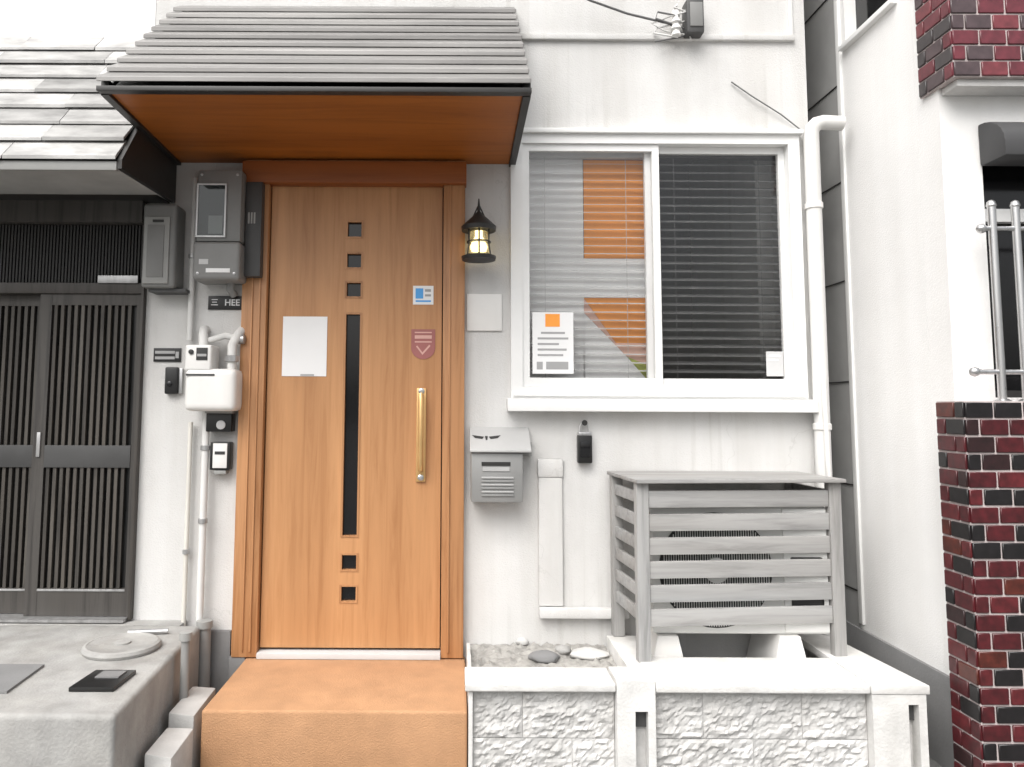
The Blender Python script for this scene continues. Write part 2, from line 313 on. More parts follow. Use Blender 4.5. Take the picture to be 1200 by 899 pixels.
# door
y0 = YF-.05; yd_ = YF-.012
fz1 = 2.70
fr = MB(); jl, jr = at(313, 480, YF).x, at(517, 480, YF).x
zs = .285
fr.box(dfx0, jl-.006, y0, YF+.12, zs-.024, fz1).box(jr+.006, dfx1, y0, YF+.12, zs-.024, fz1).box(jl-.006, jr+.006, y0+.002, YF+.12, 2.585, fz1)
dframe = fr.bevel(.006).build('door_frame', M['framewood'], house, True)
for a, b in ((dfx0+.05, dfx0+.058), (jl-.045, jl-.034), (jr+.034, jr+.044)): bx('moulding', a, b, y0-.008, y0+.01, zs+.004, 2.6, M['framewood'], dframe, .003)
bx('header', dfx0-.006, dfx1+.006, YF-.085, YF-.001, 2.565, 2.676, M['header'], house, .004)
bx('door_backing', dfx0+.02, dfx1-.02, yd_+.05, yd_+.07, .25, 2.69, M['dark'], house)  # dark panel added behind the leaf to stop light leaking through
bx('threshold', jl-.005, jr+.005, YF-.062, YF+.03, .2575, .284, M['clothgrey'], house, .003)
yd = yd_
# leaf with real openings for the glass inserts
ins = []
for (a, b, c, d) in ((408, 260, 426, 278), (407, 297, 425, 314), (407, 331, 424, 348), (402, 368, 422, 628), (398, 650, 417, 668), (397, 687, 416, 705)): ins.append(rect(a, b, c, d, yd))
cxs = sum((i[0]+i[1])/2 for i in ins)/len(ins)
ins = [(cxs-.037, cxs+.037, i[2], i[3]) for i in ins]
leaf = holed('door', jl, jr, zs+.012, 2.58, yd, yd+.045, ins, M['doorwood'], house)
for i in ins:
    bx('glass_insert', i[0]-.002, i[1]+.002, yd+.022, yd+.03, i[2]-.002, i[3]+.002, M['blackgloss'], leaf)
    m = MB()
    a, b, c, d = i
    m.box(a-.007, a+.002, yd-.004, yd+.02, c-.007, d+.007).box(b-.002, b+.007, yd-.004, yd+.02, c-.007, d+.007).box(a+.002, b-.002, yd-.003, yd+.02, c-.007, c+.002).box(a+.002, b-.002, yd-.003, yd+.02, d-.002, d+.007)
    m.build('insert_frame', M['framewood'], leaf)
hx = at(493, 510, yd-.05).x
hz0, hz1 = at(493, 566, yd-.05).z, at(493, 457, yd-.05).z
hp = MB().box(hx-.024, hx+.024, yd-.012, yd+.01, hz0, hz1+.01).bevel(.006).build('handle_plate', M['gold'], leaf, True)
MB().tube([(hx, yd-.01, hz1-.03), (hx, yd-.045, hz1-.025), (hx, yd-.058, hz1-.06), (hx, yd-.058, hz0+.1), (hx, yd-.045, hz0+.065), (hx, yd-.01, hz0+.06)], .0125, 12).build('handle', M['gold'], leaf, True)
for hzz in (hz0+.022, hz1-.005): MB().lathe((hx, yd-.011, hzz), [(.015,0),(.015,-.006),(.011,-.009),(.004,-.009)], 18, 'Y').build('lock_cylinder', M['steel'], leaf, True)
# canopy
cy0 = 2.88; cxl, cxr = -1.43, .283; szf, szb = 2.715, 2.69
zr0 = at(360, 100, cy0).z; zr1 = at(400, 11, YF).z
core = MB().poly([(cxl+.02, cy0+.02, szf+.012), (cxl+.02, YF-.002, szb+.012), (cxl+.02, YF-.002, zr1-.03), (cxl+.02, cy0+.02, zr0-.025)], (cxr-cxl-.04, 0, 0))
can = core.build('canopy', M['dark'], house)
nst = 10
for k in range(nst):
    t0, t1 = k/nst, (k+1)/nst
    ya, yb = cy0+(YF-.004-cy0)*t0, cy0+(YF-.004-cy0)*t1
    za, zb = zr0+(zr1-zr0)*t0, zr0+(zr1-zr0)*t1
    e = random.uniform(-.0015, .0015); lip = .028
    MB().poly([(cxl-.01+e, ya-lip, za+.000), (cxl-.01+e, ya-lip, za+.022), (cxl-.01+e, yb-.004, zb+.012), (cxl-.01+e, yb-.004, zb-.012)], (cxr-cxl+.02, 0, 0)).bevel(.003, 1).build('roof_strip', M['strip'], can)
bx('fascia', cxl-.012, cxr+.012, cy0-.022, cy0+.018, szf-.012, zr0-.014, M['dark'], can, .003)
for xx in (cxl-.012, cxr-.02): MB().poly([(xx, cy0+.019, szf-.014), (xx, YF-.002, szb-.014), (xx, YF-.002, szb+.05), (xx, cy0+.019, szf+.05)], (.032, 0, 0)).build('side_fascia', M['dark'], can)
nb = 1
MB().poly([(cxl+.021, cy0+.019, szf), (cxl+.021, YF-.003, szb), (cxl+.021, YF-.003, szb+.011), (cxl+.021, cy0+.019, szf+.011)], (cxr-cxl-.042, 0, 0)).build('soffit', M['soffit'], can)
for xx in (cxl, cxr): MB().poly([(xx-.004, cy0+.01, zr0-.03), (xx-.004, YF-.003, szb+.052), (xx-.004, YF-.003, zr1-.015)], (.008, 0, 0)).build('end_panel', M['dark'], can)
# ---------------------------------------------------------------- blinds, cloth panels and notices in the window
def blind(xa, xb, mat, label, spacing, tilt, depth, y):
    z_t = wz1-.075
    b_ = empty('window_blind', ((xa+xb)/2, y, wz0+.05), label, 'blind')
    bx('head_rail', xa, xb, y-.02, y+.02, z_t, z_t+.03, M['dark'] if mat is M['slatdark'] else M['clothgrey'], b_, .003)
    m = MB(); ca, sa = math.cos(tilt)*depth/2, math.sin(tilt)*depth/2
    m.hexa([(xa, y-ca, z_t-.03-sa), (xb, y-ca, z_t-.03-sa), (xb, y+ca, z_t-.03+sa), (xa, y+ca, z_t-.03+sa)]+[(xa, y-ca, z_t-.0285-sa), (xb, y-ca, z_t-.0285-sa), (xb, y+ca, z_t-.0285+sa), (xa, y+ca, z_t-.0285+sa)])
    s0 = m.build('slat', mat, b_); k = 1
    while z_t-.03-k*spacing > wz0+.085:
        again(s0, s0.location+Vector((0, 0, -k*spacing+random.uniform(-.002, .002))), b_, (0, random.uniform(-.002, .002), 0)); k += 1
    bx('bottom_rail', xa, xb, y-.014, y+.014, wz0+.052, wz0+.068, mat, b_, .003)
    for xx in (xa+.12, xb-.12): MB().tube([(xx, y-.02, z_t), (xx, y-.02, wz0+.06)], .0012, 5).build('ladder_cord', mat, b_)
blind(wx0+.03, mx_-.006, M['slatpale'], 'pale slatted blind over the orange and grey banner', .043, .35, .021, YF+.062)  # slats coloured paler than the dark blind to carry the reflection
blind(mx_+.004, wx1-.03, M['slatdark'], 'dark grey slatted blind in the unlit half of the window', .043, .5, .042, YF+.066)
yb = YF+.085
ban = empty('window_banner', ((wx0+mx_)/2, yb, wz0+.05), 'orange, grey and green cloth banner behind the pale slatted blind', 'banner')  # coloured panels stand in for street reflections in this pane
def bpan(name, a, b, c, d, mat):
    x0, x1, z0, z1 = rect(a, b, c, d, yb); bx(name, x0, x1, yb, yb+.006, z0, z1, mat, ban)
bpan('cloth_panel', 616, 180, 684, 446, M['cloth'])
bpan('cloth_panel', 684.2, 188, 759, 303, M['orange']); bpan('cloth_panel', 684.2, 303.2, 759, 349, M['cloth'])
pt = lambda a, b: at(a, b, yb)
def tri(name, pts, mat): MB().poly([pt(*p) for p in pts], (0, .006, 0)).build(name, mat, ban)
tri('cloth_panel', [(684.2, 349.2), (759, 349.2), (759, 402), (722, 402)], M['orange']); tri('cloth_panel', [(684.2, 349.8), (721.5, 402), (759, 402.3), (759, 428), (735, 418), (684.2, 366)], M['pink'])
tri('cloth_panel', [(684.2, 366.5), (735, 418.5), (759, 446), (684.2, 446)], M['cloth']); tri('cloth_panel', [(735.5, 418.3), (759, 428.4), (759, 445.5)], M['green'])
# notice on the inside of the glass
def sheet(name, a, b, c, d, y, mat, label, cat, th=.0015):
    x0, x1, z0, z1 = rect(a, b, c, d, y)
    o = empty(name, ((x0+x1)/2, y, z0), label, cat)
    bx('sheet', x0, x1, y, y+th, z0, z1, mat, o); return o
def mark(o, a, b, c, d, y, mat, name='print'):
    x0, x1, z0, z1 = rect(a, b, c, d, y); return bx(name, x0, x1, y-.0008, y-.0002, z0, z1, mat, o)
yn = YF-.0135
nt_ = sheet('window_notice', 624, 366, 672, 438, yn, M['paper'], 'white printed notice with an orange square taped inside the window', 'notice')
mark(nt_, 639, 368, 656, 383, yn, M['orange'])
for k, (a, c) in enumerate(((634, 662), (630, 666), (630, 655), (630, 664), (630, 660))): mark(nt_, a, 389+k*6.5, c, 391.4+k*6.5, yn, M['greyink'])
for (a, c) in ((629, 636), (640, 666)): mark(nt_, a, 424, c, 433, yn, M['greyink'])
tp = sheet('window_sticker', 898, 412, 918, 441, YF+.0215, M['clothgrey'], 'small grey sticker in the lower corner of the dark window half', 'sticker')
mark(tp, 901, 416, 915, 418, YF+.0215, M['paper']); mark(tp, 901, 421, 912, 423, YF+.0215, M['paper'])
# on the door
yp = yd-.003
ds = sheet('door_notice', 331, 371, 383, 441, yp, M['paper'], 'blank white sheet taped to the wooden door', 'notice')
mark(ds, 352, 438.5, 368, 440.5, yp, M['greyink'])
st = sheet('door_sticker', 484, 335, 508, 357, yp, M['paper'], 'small blue and white square sticker on the wooden door', 'sticker')
mark(st, 487, 338, 496, 350, yp, M['blue']); mark(st, 498, 339, 505, 342, yp, M['greyink']); mark(st, 498, 345, 505, 347.5, yp, M['greyink']); mark(st, 487, 352, 505, 354, yp, M['blue'])
x0, x1, z0, z1 = rect(482, 386, 510, 408, yp)
sh = empty('shield_sticker', ((x0+x1)/2, yp, z0-.05), 'maroon shield shaped sticker on the wooden door', 'sticker')
zc = z0; r_ = (x1-x0)/2; pts = [(x0, yp, z1), (x0, yp, zc)]+[((x0+x1)/2-r_*math.cos(a), yp, zc-.055*math.sin(a)) for a in [rad(v) for v in range(15, 180, 15)]]+[(x1, yp, zc), (x1, yp, z1)]
MB().poly(pts, (0, .0015, 0)).build('sheet', M['maroon'], sh)
for (b, d) in ((389, 390.5), (393, 397), (400, 401.5)): mark(sh, 486, b, 506, d, yp, M['palepink'])
q = lambda a, b: at(a, b, yp-.0008)
MB().poly([q(489, 405), (q(495, 413)), q(503, 404), q(504.5, 405.5), q(495, 416), q(487.5, 406)], (0, .0006, 0)).build('print', M['palepink'], sh)
# ---------------------------------------------------------------- wall lantern
lx, ly = at(561, 280, YF-.12).x, YF-.13
zz = lambda py: at(561, py, ly).z
lan = empty('wall_lantern', (lx, YF, zz(308)), 'black wall lantern with amber glass beside the wooden door', 'lantern')
MB().lathe((lx, ly, 0), [(.01, zz(268)), (.083, zz(271)), (.086, zz(266)), (.05, zz(258)), (.022, zz(252)), (.008, zz(248)), (.006, zz(240)), (.003, zz(233))], 20).build('cap', M['dark'], lan, True)
for s_ in (-1, 1): MB().tube([(lx, ly, zz(240)), (lx+s_*.014, ly, zz(247)), (lx+s_*.034, ly, zz(258)), (lx+s_*.05, ly, zz(262))], .004, 6).build('scroll', M['dark'], lan, True)
MB().lathe((lx, ly, 0), [(.056, zz(298)), (.049, zz(288)), (.042, zz(272))], 20).build('glass', M['amber'], lan, True)
MB().lathe((lx, ly, 0), [(.004, zz(300)), (.022, zz(297)), (.028, zz(290)), (.020, zz(283)), (.012, zz(279)), (.012, zz(272))], 14).build('bulb', M['bulb'], lan, True)
MB().lathe((lx, ly, 0), [(.03, zz(307)), (.082, zz(305)), (.085, zz(301)), (.055, zz(298.5)), (.02, zz(298))], 20).build('base', M['dark'], lan, True)
for k in range(6):
    a = rad(30+60*k); ca, sa = math.cos(a), math.sin(a)
    MB().tube([(lx+.064*ca, ly+.064*sa, zz(300)), (lx+.054*ca, ly+.054*sa, zz(286)), (lx+.056*ca, ly+.056*sa, zz(270))], .0042, 6).build('cage_bar', M['dark'], lan, True)
MB().lathe((lx, ly, zz(284)), [(.056, -.003), (.059, -.003), (.059, .003), (.056, .003)], 20).build('cage_ring', M['dark'], lan, True)
MB().lathe((lx, YF-.001, zz(262)), [(.045, 0), (.045, -.012), (.03, -.02), (.01, -.022)], 20, 'Y').build('back_plate', M['dark'], lan, True)
MB().tube([(lx, YF-.02, zz(262)), (lx, YF-.06, zz(254)), (lx, ly, zz(256))], .008, 8).build('bracket', M['dark'], lan, True)
# ---------------------------------------------------------------- mailbox and key box
x0, x1, z0, z1 = rect(552, 531, 613, 589, YF-.13)
mb = empty('mailbox', ((x0+x1)/2, YF, z0), 'grey metal mailbox with a pale lid and louvred front', 'mailbox')
bx('body', x0, x1, YF-.13, YF-.001, z0, z1, M['mail'], mb, .008)
lid = MB().poly([(x0-.006, YF-.15, z1+.004), (x0-.006, YF-.15, z1+.016), (x0-.006, YF-.002, z1+.12), (x0-.006, YF-.002, z1+.004)], (x1-x0+.045, 0, 0)).bevel(.004).build('lid', M['maillid'], mb, True)
nsl = 6
for k in range(nsl): bx('louvre', x0+.05, x1-.045, YF-.137, YF-.128, z0+.03+k*.0165, z0+.038+k*.0165, M['maillid'] if k % 2 else M['mail'], mb, .002)
bx('slot', x0+.05, x1-.06, YF-.1335, YF-.127, z1-.06, z1-.042, M['dark'], mb)
bx('label_plate', x0+.055, x1-.065, YF-.1345, YF-.128, z1-.085, z1-.066, M['maillid'], mb)
bx('side_bracket', x1+.004, x1+.05, YF-.05, YF-.001, z1-.02, z1+.05, M['meterlight'], mb, .004)
sl = Vector((0, .148, .104)).normalized(); nrm = Vector((0, -.104, .148)).normalized()
def onlid(u, v): return Vector((x0+u, YF-.15, z1+.016))+sl*v+nrm*.0015
for s_ in (-1, 1): MB().poly([onlid(.075+s_*.012, .10), onlid(.075+s_*.07, .112), onlid(.075+s_*.055, .090), onlid(.075+s_*.02, .082)], nrm*.001).build('emblem_wing', M['ink'], mb)
MB().poly([onlid(.068, .105), onlid(.082, .105), onlid(.079, .075), onlid(.071, .075)], nrm*.001).build('emblem_body', M['ink'], mb)
kx0, kx1, kz0, kz1 = rect(677, 510, 694, 543, YF-.04)
kb = empty('key_lock_box', ((kx0+kx1)/2, YF, kz0), 'small black key lock box hanging on the white wall under the window', 'lock box')
bx('body', kx0, kx1, YF-.048, YF-.004, kz0, kz1, M['black'], kb, .008)
kc = (kx0+kx1)/2
MB().tube([(kc-.022, YF-.026, kz1-.005), (kc-.022, YF-.026, kz1+.04), (kc-.012, YF-.026, kz1+.062), (kc+.012, YF-.026, kz1+.062), (kc+.022, YF-.026, kz1+.04), (kc+.022, YF-.026, kz1-.005)], .0055, 8).build('shackle', M['steel'], kb, True)
bx('cap', kx0+.004, kx1-.004, YF-.05, YF-.006, kz1-.002, kz1+.014, M['steel'], kb, .003)
bx('dial_cover', kx0+.012, kx1-.012, YF-.053, YF-.047, kz0+.03, kz1-.03, M['blackgloss'], kb, .002)
MB().lathe((kc, YF, kz1+.06), [(.008,0),(.008,-.035),(.014,-.036),(.014,-.042)], 12, 'Y').build('wall_hook', M['dark'], kb, True)
# ---------------------------------------------------------------- refrigerant duct on the wall
dx0, dx1, dz0, dz1 = rect(632, 560, 661, 718, YF-.05)
du = empty('refrigerant_duct', ((dx0+dx1)/2, YF, dz0), 'white refrigerant duct cover running down the wall towards the slatted cover', 'duct')
bx('vertical_cover', dx0, dx1, YF-.02, YF-.001, dz0+.02, dz1, M['stucco'], du, .01)
bx('wall_entry', dx0-.004, dx1+.004, YF-.024, YF-.001, dz1-.002, dz1+.09, M['stucco'], du, .014)
bx('horizontal_cover', dx0, at(735, 715, YF).x, YF-.05, YF-.004, dz0-.03, dz0+.018, M['stucco'], du, .01)
# ---------------------------------------------------------------- meters by the door
def mbox(a, b, c, d, y): return rect(a, b, c, d, y)
x0, x1, z0, z1 = rect(229, 198, 274, 328, YF-.17)
me_ = empty('electric_meter', ((x0+x1)/2, YF, z0), 'grey electric meter box with a clear glass window beside the wooden door', 'meter')
zm = at(250, 283, YF-.17).z
MB().box(x0, x1+.03, YF-.16, YF-.001, zm+.002, z1).bevel(.012).build('upper_case', M['metergrey'], me_, True)
MB().box(x0-.008, x1+.035, YF-.175, YF-.001, z0, zm).bevel(.018, 3).build('terminal_cover', M['metergrey'], me_, True)
MB().box(x1+.032, x1+.115, YF-.10, YF-.001, z0+.03, z1-.04).bevel(.008).build('breaker_case', M['meterdark'], me_, True)  # separate dark box stands in for the meter's shaded side
gx0, gx1, gz0, gz1 = rect(232, 217, 263, 276, YF-.17)
wfr = MB().box(gx0-.008, gx0, YF-.172, YF-.158, gz0, gz1).box(gx1, gx1+.008, YF-.172, YF-.158, gz0, gz1).box(gx0-.008, gx1+.008, YF-.171, YF-.158, gz0-.008, gz0).box(gx0-.008, gx1+.008, YF-.171, YF-.158, gz1, gz1+.008).build('window_frame', M['galv'], me_)
bx('display', gx0, gx1, YF-.1625, YF-.158, gz0, gz1, M['meterdark'], me_)
bx('dial_plate', gx0+.05, gx1-.01, YF-.164, YF-.162, gz0+.01, gz0+.1, M['meterlight'], me_)
bx('cover_glass', gx0, gx1, YF-.170, YF-.167, gz0, gz1, M['clear'], me_)
bx('rating_label', x0+.06, x1-.01, YF-.1775, YF-.174, z0+.035, z0+.055, M['paper'], me_, .0005)
for k in range(3): bx('mark', x1+.048+k*.014, x1+.056+k*.014, YF-.1018, YF-.0995, at(282, 262, YF-.1).z, at(282, 249, YF-.1).z, M['meterlight'], me_)
for (a, b) in ((x0+.02, z0+.03), (x1+.01, z0+.03), (x0+.02, z1-.025), (x1+.008, z1-.025)): MB().lathe((a, YF-.159 if b > zm else YF-.174, b), [(.007, 0), (.007, -.003), (.003, -.004)], 10, 'Y').build('screw', M['galv'], me_, True)
bx('lower_label', x0+.025, x0+.07, YF-.1768, YF-.174, z0+.075, z0+.10, M['clothgrey'], me_, .0005)
MB().tube([((x0+x1)/2+.05, YF-.05, z0+.01), ((x0+x1)/2+.05, YF-.05, z0-.03), ((x0+x1)/2+.06, YF-.02, z0-.05)], .02, 10).build('cable_gland', M['greypipe'], me_, True)
x0, x1, z0, z1 = rect(166, 238, 206, 337, YF-.13)
m2 = empty('grey_meter_box', ((x0+x1)/2, YF, z0), 'plain grey meter box with rounded edges beside the lattice sliding doors', 'meter box')
MB().box(x0, x1, YF-.13, YF-.001, z0, z1).bevel(.02, 3).build('case', M['metergrey'], m2, True)
bx('door_panel', x0+.012, x1-.03, YF-.138, YF-.129, z0+.018, z1-.07, M['meterlight'], m2, .005)
bx('inset', x0+.03, x1-.055, YF-.142, YF-.137, z0+.05, z1-.11, M['metergrey'], m2, .002)
bx('latch', x0+.055, x1-.06, YF-.145, YF-.137, z1-.098, z1-.086, M['dark'], m2, .001)
MB().box(x0+.03, x1+.045, YF-.10, YF-.001, z0-.016, z0-.001).build('drip_tray', M['meterdark'], m2)
# name plates
def plate(a, b, c, d, label, body, ink):
    x0, x1, z0, z1 = rect(a, b, c, d, YF-.006)
    p = empty('name_plate', ((x0+x1)/2, YF, z0), label, 'plate'); bx('plate', x0, x1, YF-.007, YF-.0005, z0, z1, M['black'], p, .001); return p, x0, x1, z0, z1
p, x0, x1, z0, z1 = plate(244, 347, 287, 363, 'black address plate with white lettering below the electric meter', '', None)
text('三', x0+.015, x0+.05, (z0+z1)/2, YF-.0082, M['paper'], 'lettering', p, .001)
text('HEE', x0+.085, x1-.025, (z0+z1)/2, YF-.0082, M['paper'], 'lettering', p, .002)
p, x0, x1, z0, z1 = plate(180, 408, 212, 424, 'grey and black striped plate on the wall next to the white gas meter', '', None)
for k in range(2): bx('stripe', x0+.008, x1-.03, YF-.0084, YF-.0068, z0+.012+k*.028, z0+.026+k*.028, M['greyink'], p)
bx('emblem', x1-.026, x1-.010, YF-.0084, YF-.0068, z0+.018, z1-.018, M['greyink'], p)
# doorbell
x0, x1, z0, z1 = rect(193, 430, 211, 462, YF-.03)
db = empty('doorbell', ((x0+x1)/2, YF, z0), 'small black doorbell on the white wall below the striped plate', 'doorbell')
bx('housing', x0, x1-.012, YF-.035, YF-.001, z0, z1, M['black'], db, .01); bx('side_plate', x1-.012, x1+.006, YF-.02, YF-.001, z0+.004, z1-.006, M['steel'], db, .004)
MB().lathe(((x0+x1)/2-.012, YF-.034, z0+.05), [(.013,0),(.013,-.005),(.008,-.007)], 14, 'Y').build('button', M['blackgloss'], db, True)
# gas meter with its pipework
x0, x1, z0, z1 = rect(217, 432, 277, 482, YF-.15)
gm = empty('gas_meter', ((x0+x1)/2, YF, z0), 'white gas meter with rounded body and top pipes beside the door frame', 'meter')
MB().box(x0, x1, YF-.17, YF-.03, z0, z1).bevel(.035, 4).build('body', M['whiteplastic'], gm, True)
hx0, hx1, hz0_, hz1_ = rect(217, 404, 248, 432, YF-.16)
bx('head', hx0, hx1, YF-.165, YF-.04, hz0_-.01, hz1_, M['whiteplastic'], gm, .012, 3)
bx('counter_window', hx0+.055, hx1-.018, YF-.168, YF-.16, hz0_+.04, hz1_-.015, M['ink'], gm, .001)
bx('counter_strip', hx0+.06, hx1-.022, YF-.1695, YF-.167, hz0_+.058, hz0_+.07, M['greyink'], gm)
MB().lathe((hx0+.03, YF-.165, hz1_-.035), [(.012,0),(.012,-.006),(.006,-.008)], 12, 'Y').build('knob', M['ink'], gm, True)
bx('badge', hx0+.01, hx1+.02, YF-.1735, YF-.168, z1-.035, z1-.026, M['meterdark'], gm, .001)
for a, rr in ((.06, .022), (.20, .022)):
    MB().tube([(x0+a, YF-.09, z1-.02), (x0+a, YF-.09, z1+.12), (x0+a+(.02 if a > .1 else -.01), YF-.07, z1+.17), (x0+a+(.03 if a > .1 else -.02), YF-.03, z1+.2), (x0+a+(.03 if a > .1 else -.02), YF+.02, z1+.2)], rr, 12).build('pipe', M['pipe'], gm, True)
    MB().lathe((x0+a, YF-.09, z1+.035), [(.024,0),(.034,.003),(.034,.03),(.024,.033)], 8).build('union_nut', M['galv'], gm)
MB().tube([(x0+.035, YF-.06, z1+.13), (x0+.16, YF-.075, z1+.165), (x0+.235, YF-.06, z1+.15)], .016, 10).build('cross_pipe', M['pipe'], gm, True)
MB().lathe((x0+.235, YF-.06, z1+.15), [(.01,-.02),(.024,-.015),(.024,.015),(.01,.02)], 12, 'X').build('valve', M['galv'], gm, True)
# conduit, junction box and small meter
def pipe_thing(name, path, r, mat, label, cat='pipe', clips=(), joint=True):
    base = min(path, key=lambda p: p[2]); o = empty(name, base, label, cat)
    MB().tube(path, r, 12).build('tube', mat, o, True)
    for c in clips: MB().lathe(c, [(r, -.012), (r+.006, -.010), (r+.006, .010), (r, .012)], 14).build('clip', M['galv'], o, True)
    return o
ca = at(224, 196, YF-.03); 
x_ = at(224, 350, YF-.03).x
pipe_thing('wall_conduit', [(x_, YF-.03, 2.60), (x_, YF-.03, at(224, 400, YF).z)], .014, M['pipe'], 'slim white conduit between the grey meter box and the electric meter', 'conduit', [(x_, YF-.03, 2.2)])
x_ = at(239, 620, YF-.03).x; zt = at(239, 483, YF-.03).z; zb_ = at(239, 735, YF-.03).z
pipe_thing('gas_riser_pipe', [(x_, YF-.05, zt+.02), (x_, YF-.05, .2)], .017, M['pipe'], 'white riser pipe running down the wall under the gas meter', 'pipe', [(x_, YF-.05, .9), (x_, YF-.05, 1.25)])
x_ = at(219, 620, YF-.03).x
pipe_thing('slim_riser_pipe', [(x_, YF-.03, zt-.05), (x_, YF-.03, .2)], .011, M['cream'], 'thin off white riser pipe beside the white gas riser', 'pipe', [(x_, YF-.03, .75)])
x0, x1, z0, z1 = rect(242, 484, 272, 506, YF-.06)
jb = empty('junction_box', ((x0+x1)/2, YF, z0), 'black junction box with a pale dial just under the gas meter', 'junction box')
bx('case', x0, x1, YF-.07, YF-.001, z0, z1, M['black'], jb, .006); MB().lathe(((x0+x1)/2+.012, YF-.07, (z0+z1)/2-.012), [(.022,0),(.022,-.006),(.016,-.009)], 16, 'Y').build('dial', M['clothgrey'], jb, True)
bx('cover', x0-.004, x1+.004, YF-.08, YF-.001, z1-.002, z1+.012, M['meterlight'], jb, .003)
x0, x1, z0, z1 = rect(246, 518, 270, 551, YF-.05)
sm = empty('pulse_counter', ((x0+x1)/2, YF, z0), 'small white counter in a black case under the black junction box', 'counter')
bx('case', x0, x1, YF-.055, YF-.001, z0, z1, M['black'], sm, .008); bx('face', x0+.016, x1-.014, YF-.060, YF-.054, z0+.01, z1-.006, M['whiteplastic'], sm, .004)
bx('readout', x0+.026, x1-.024, YF-.0615, YF-.0595, z1-.06, z1-.045, M['ink'], sm); bx('base_cap', x0+.02, x1-.02, YF-.05, YF-.001, z0-.02, z0-.001, M['meterlight'], sm, .004)
# ---------------------------------------------------------------- door step
stp = MB().box(-1.00, .050, 3.045, YF+.1, -.05, .256).bevel(.012, 3).build('door_step', M['stepm'], None, True)
tag(stp, 'peach brown rendered step in front of the wooden door', 'step')
# ---------------------------------------------------------------- cables and bracket on the upper wall
c1 = pipe_thing('supply_cable', [(-1.5, -6, 6.6), (-.6, -1.5, 5.3), (0, 1.5, 4.45), at(640, -30, YF-.2), at(690, 0, YF-.1), at(735, 16, YF-.07), at(785, 28, YF-.04), at(800, 40, YF-.03)], .006, M['wire'], 'grey supply cable sagging to the bracket on the upper wall', 'cable')
c2 = pipe_thing('thin_wall_wire', [at(857, 96, YF-.012), at(880, 112, YF-.02), at(915, 134, YF-.02), at(938, 152, YF-.012)], .0035, M['wire'], 'thin dark wire slanting down to the window corner', 'wire')
x0, x1, z0, z1 = rect(803, 2, 823, 41, YF-.06)
br = empty('cable_bracket', ((x0+x1)/2, YF, z0), 'dark metal cable bracket with white insulator on the upper wall', 'bracket')
bx('case', x0, x1, YF-.09, YF-.001, z0, z1, M['meterdark'], br, .008); bx('cover', x0+.015, x1-.008, YF-.096, YF-.088, z0+.03, z1-.02, M['metergrey'], br, .004)
MB().lathe((x0-.045, YF-.05, z0-.005), [(.01,0),(.026,.006),(.018,.03),(.028,.04),(.018,.065),(.028,.075),(.016,.10),(.022,.13),(.008,.16)], 16).build('insulator', M['whiteplastic'], br, True)
for k in range(3):
    pth = [Vector((x0-.045+random.uniform(-.02,.02), YF-.06, z0+.16-.03*k))]
    for j in range(6): pth.append(Vector((x0-.06+.11*math.sin(j*1.3+k*2), YF-.05-.02*math.cos(j), z0+.14-.03*j-.012*k)))
    MB().tube(pth, .005, 6).build('wire_loop', M['pipe'] if k < 2 else M['wire'], br, True)
# ---------------------------------------------------------------- house with lattice doors
lh = empty('lattice_house', (-2.4, YF, .42), 'neighbouring house with dark lattice sliding doors under a pale shingled eave', 'house')
PZ = .425
bx('wall', -4.2, XL-.003, YF+.08, YF+.25, 0, 5.4, M['stucco'], lh)
bx('inner_wall', -4.2, XL-.003, YF+.001, YF+.079, 2.46, 5.4, M['stucco_r'], lh)
# eave
ey, ez, ex = 3.09, 2.50, -1.452
ez = at(60, 194, ey).z; et_ = at(80, 45, YF).z
eb_ = at(210, 238, YF).z
roof = MB().poly([(ex-.01, ey+.02, ez+.005), (ex-.01, YF-.004, ez+.005), (ex-.01, YF-.004, et_-.04), (ex-.01, ey+.02, ez+.025)], (-2.75, 0, 0)).build('eave_roof', M['dark'], lh)
nr = 8
for k in range(nr):
    t0, t1 = k/nr, (k+1)/nr
    ya, yb_ = ey+(YF-.006-ey)*t0, ey+(YF-.006-ey)*t1; za, zb2 = ez+.03+(et_-ez-.03)*t0, ez+.03+(et_-ez-.03)*t1
    x = ex
    w = random.uniform(.25, .55)
    while x > -3.6:
        xe = max(x-w, -3.62); j = random.uniform(-.004, .004); dz = random.uniform(-.003, .003)
        MB().poly([(x-.0015, ya-.020+j, za-.006), (x-.0015, ya-.020+j, za+.008+dz), (x-.0015, yb_+.004, zb2+.006), (x-.0015, yb_+.004, zb2-.008)], (xe-x+.003, 0, 0)).build('shingle', M['shingle'], roof)
        x = xe; w = random.uniform(.32, .6)
        if x < -3.55: break
MB().poly([(ex, ey+.0, ez-.012), (ex, YF-.004, eb_), (ex, YF-.004, et_-.05), (ex, ey, ez+.028)], (.02, 0, 0)).build('verge_board', M['dark'], roof)
bx('fascia', -4.2, ex-.001, ey-.004, ey+.018, ez-.02, ez+.02, M['meterlight'], roof, .003)
MB().poly([(ex-.002, ey+.019, ez-.012), (ex-.002, YF-.004, eb_+.002), (ex-.002, YF-.004, eb_+.022), (ex-.002, ey+.019, ez+.004)], (-2.74, 0, 0)).build('soffit', M['sofgrey'], lh)
bx('gutter_hook', -2.29, -2.26, ey+.03, ey+.1, ez-.06, ez-.014, M['dark'], lh, .004)
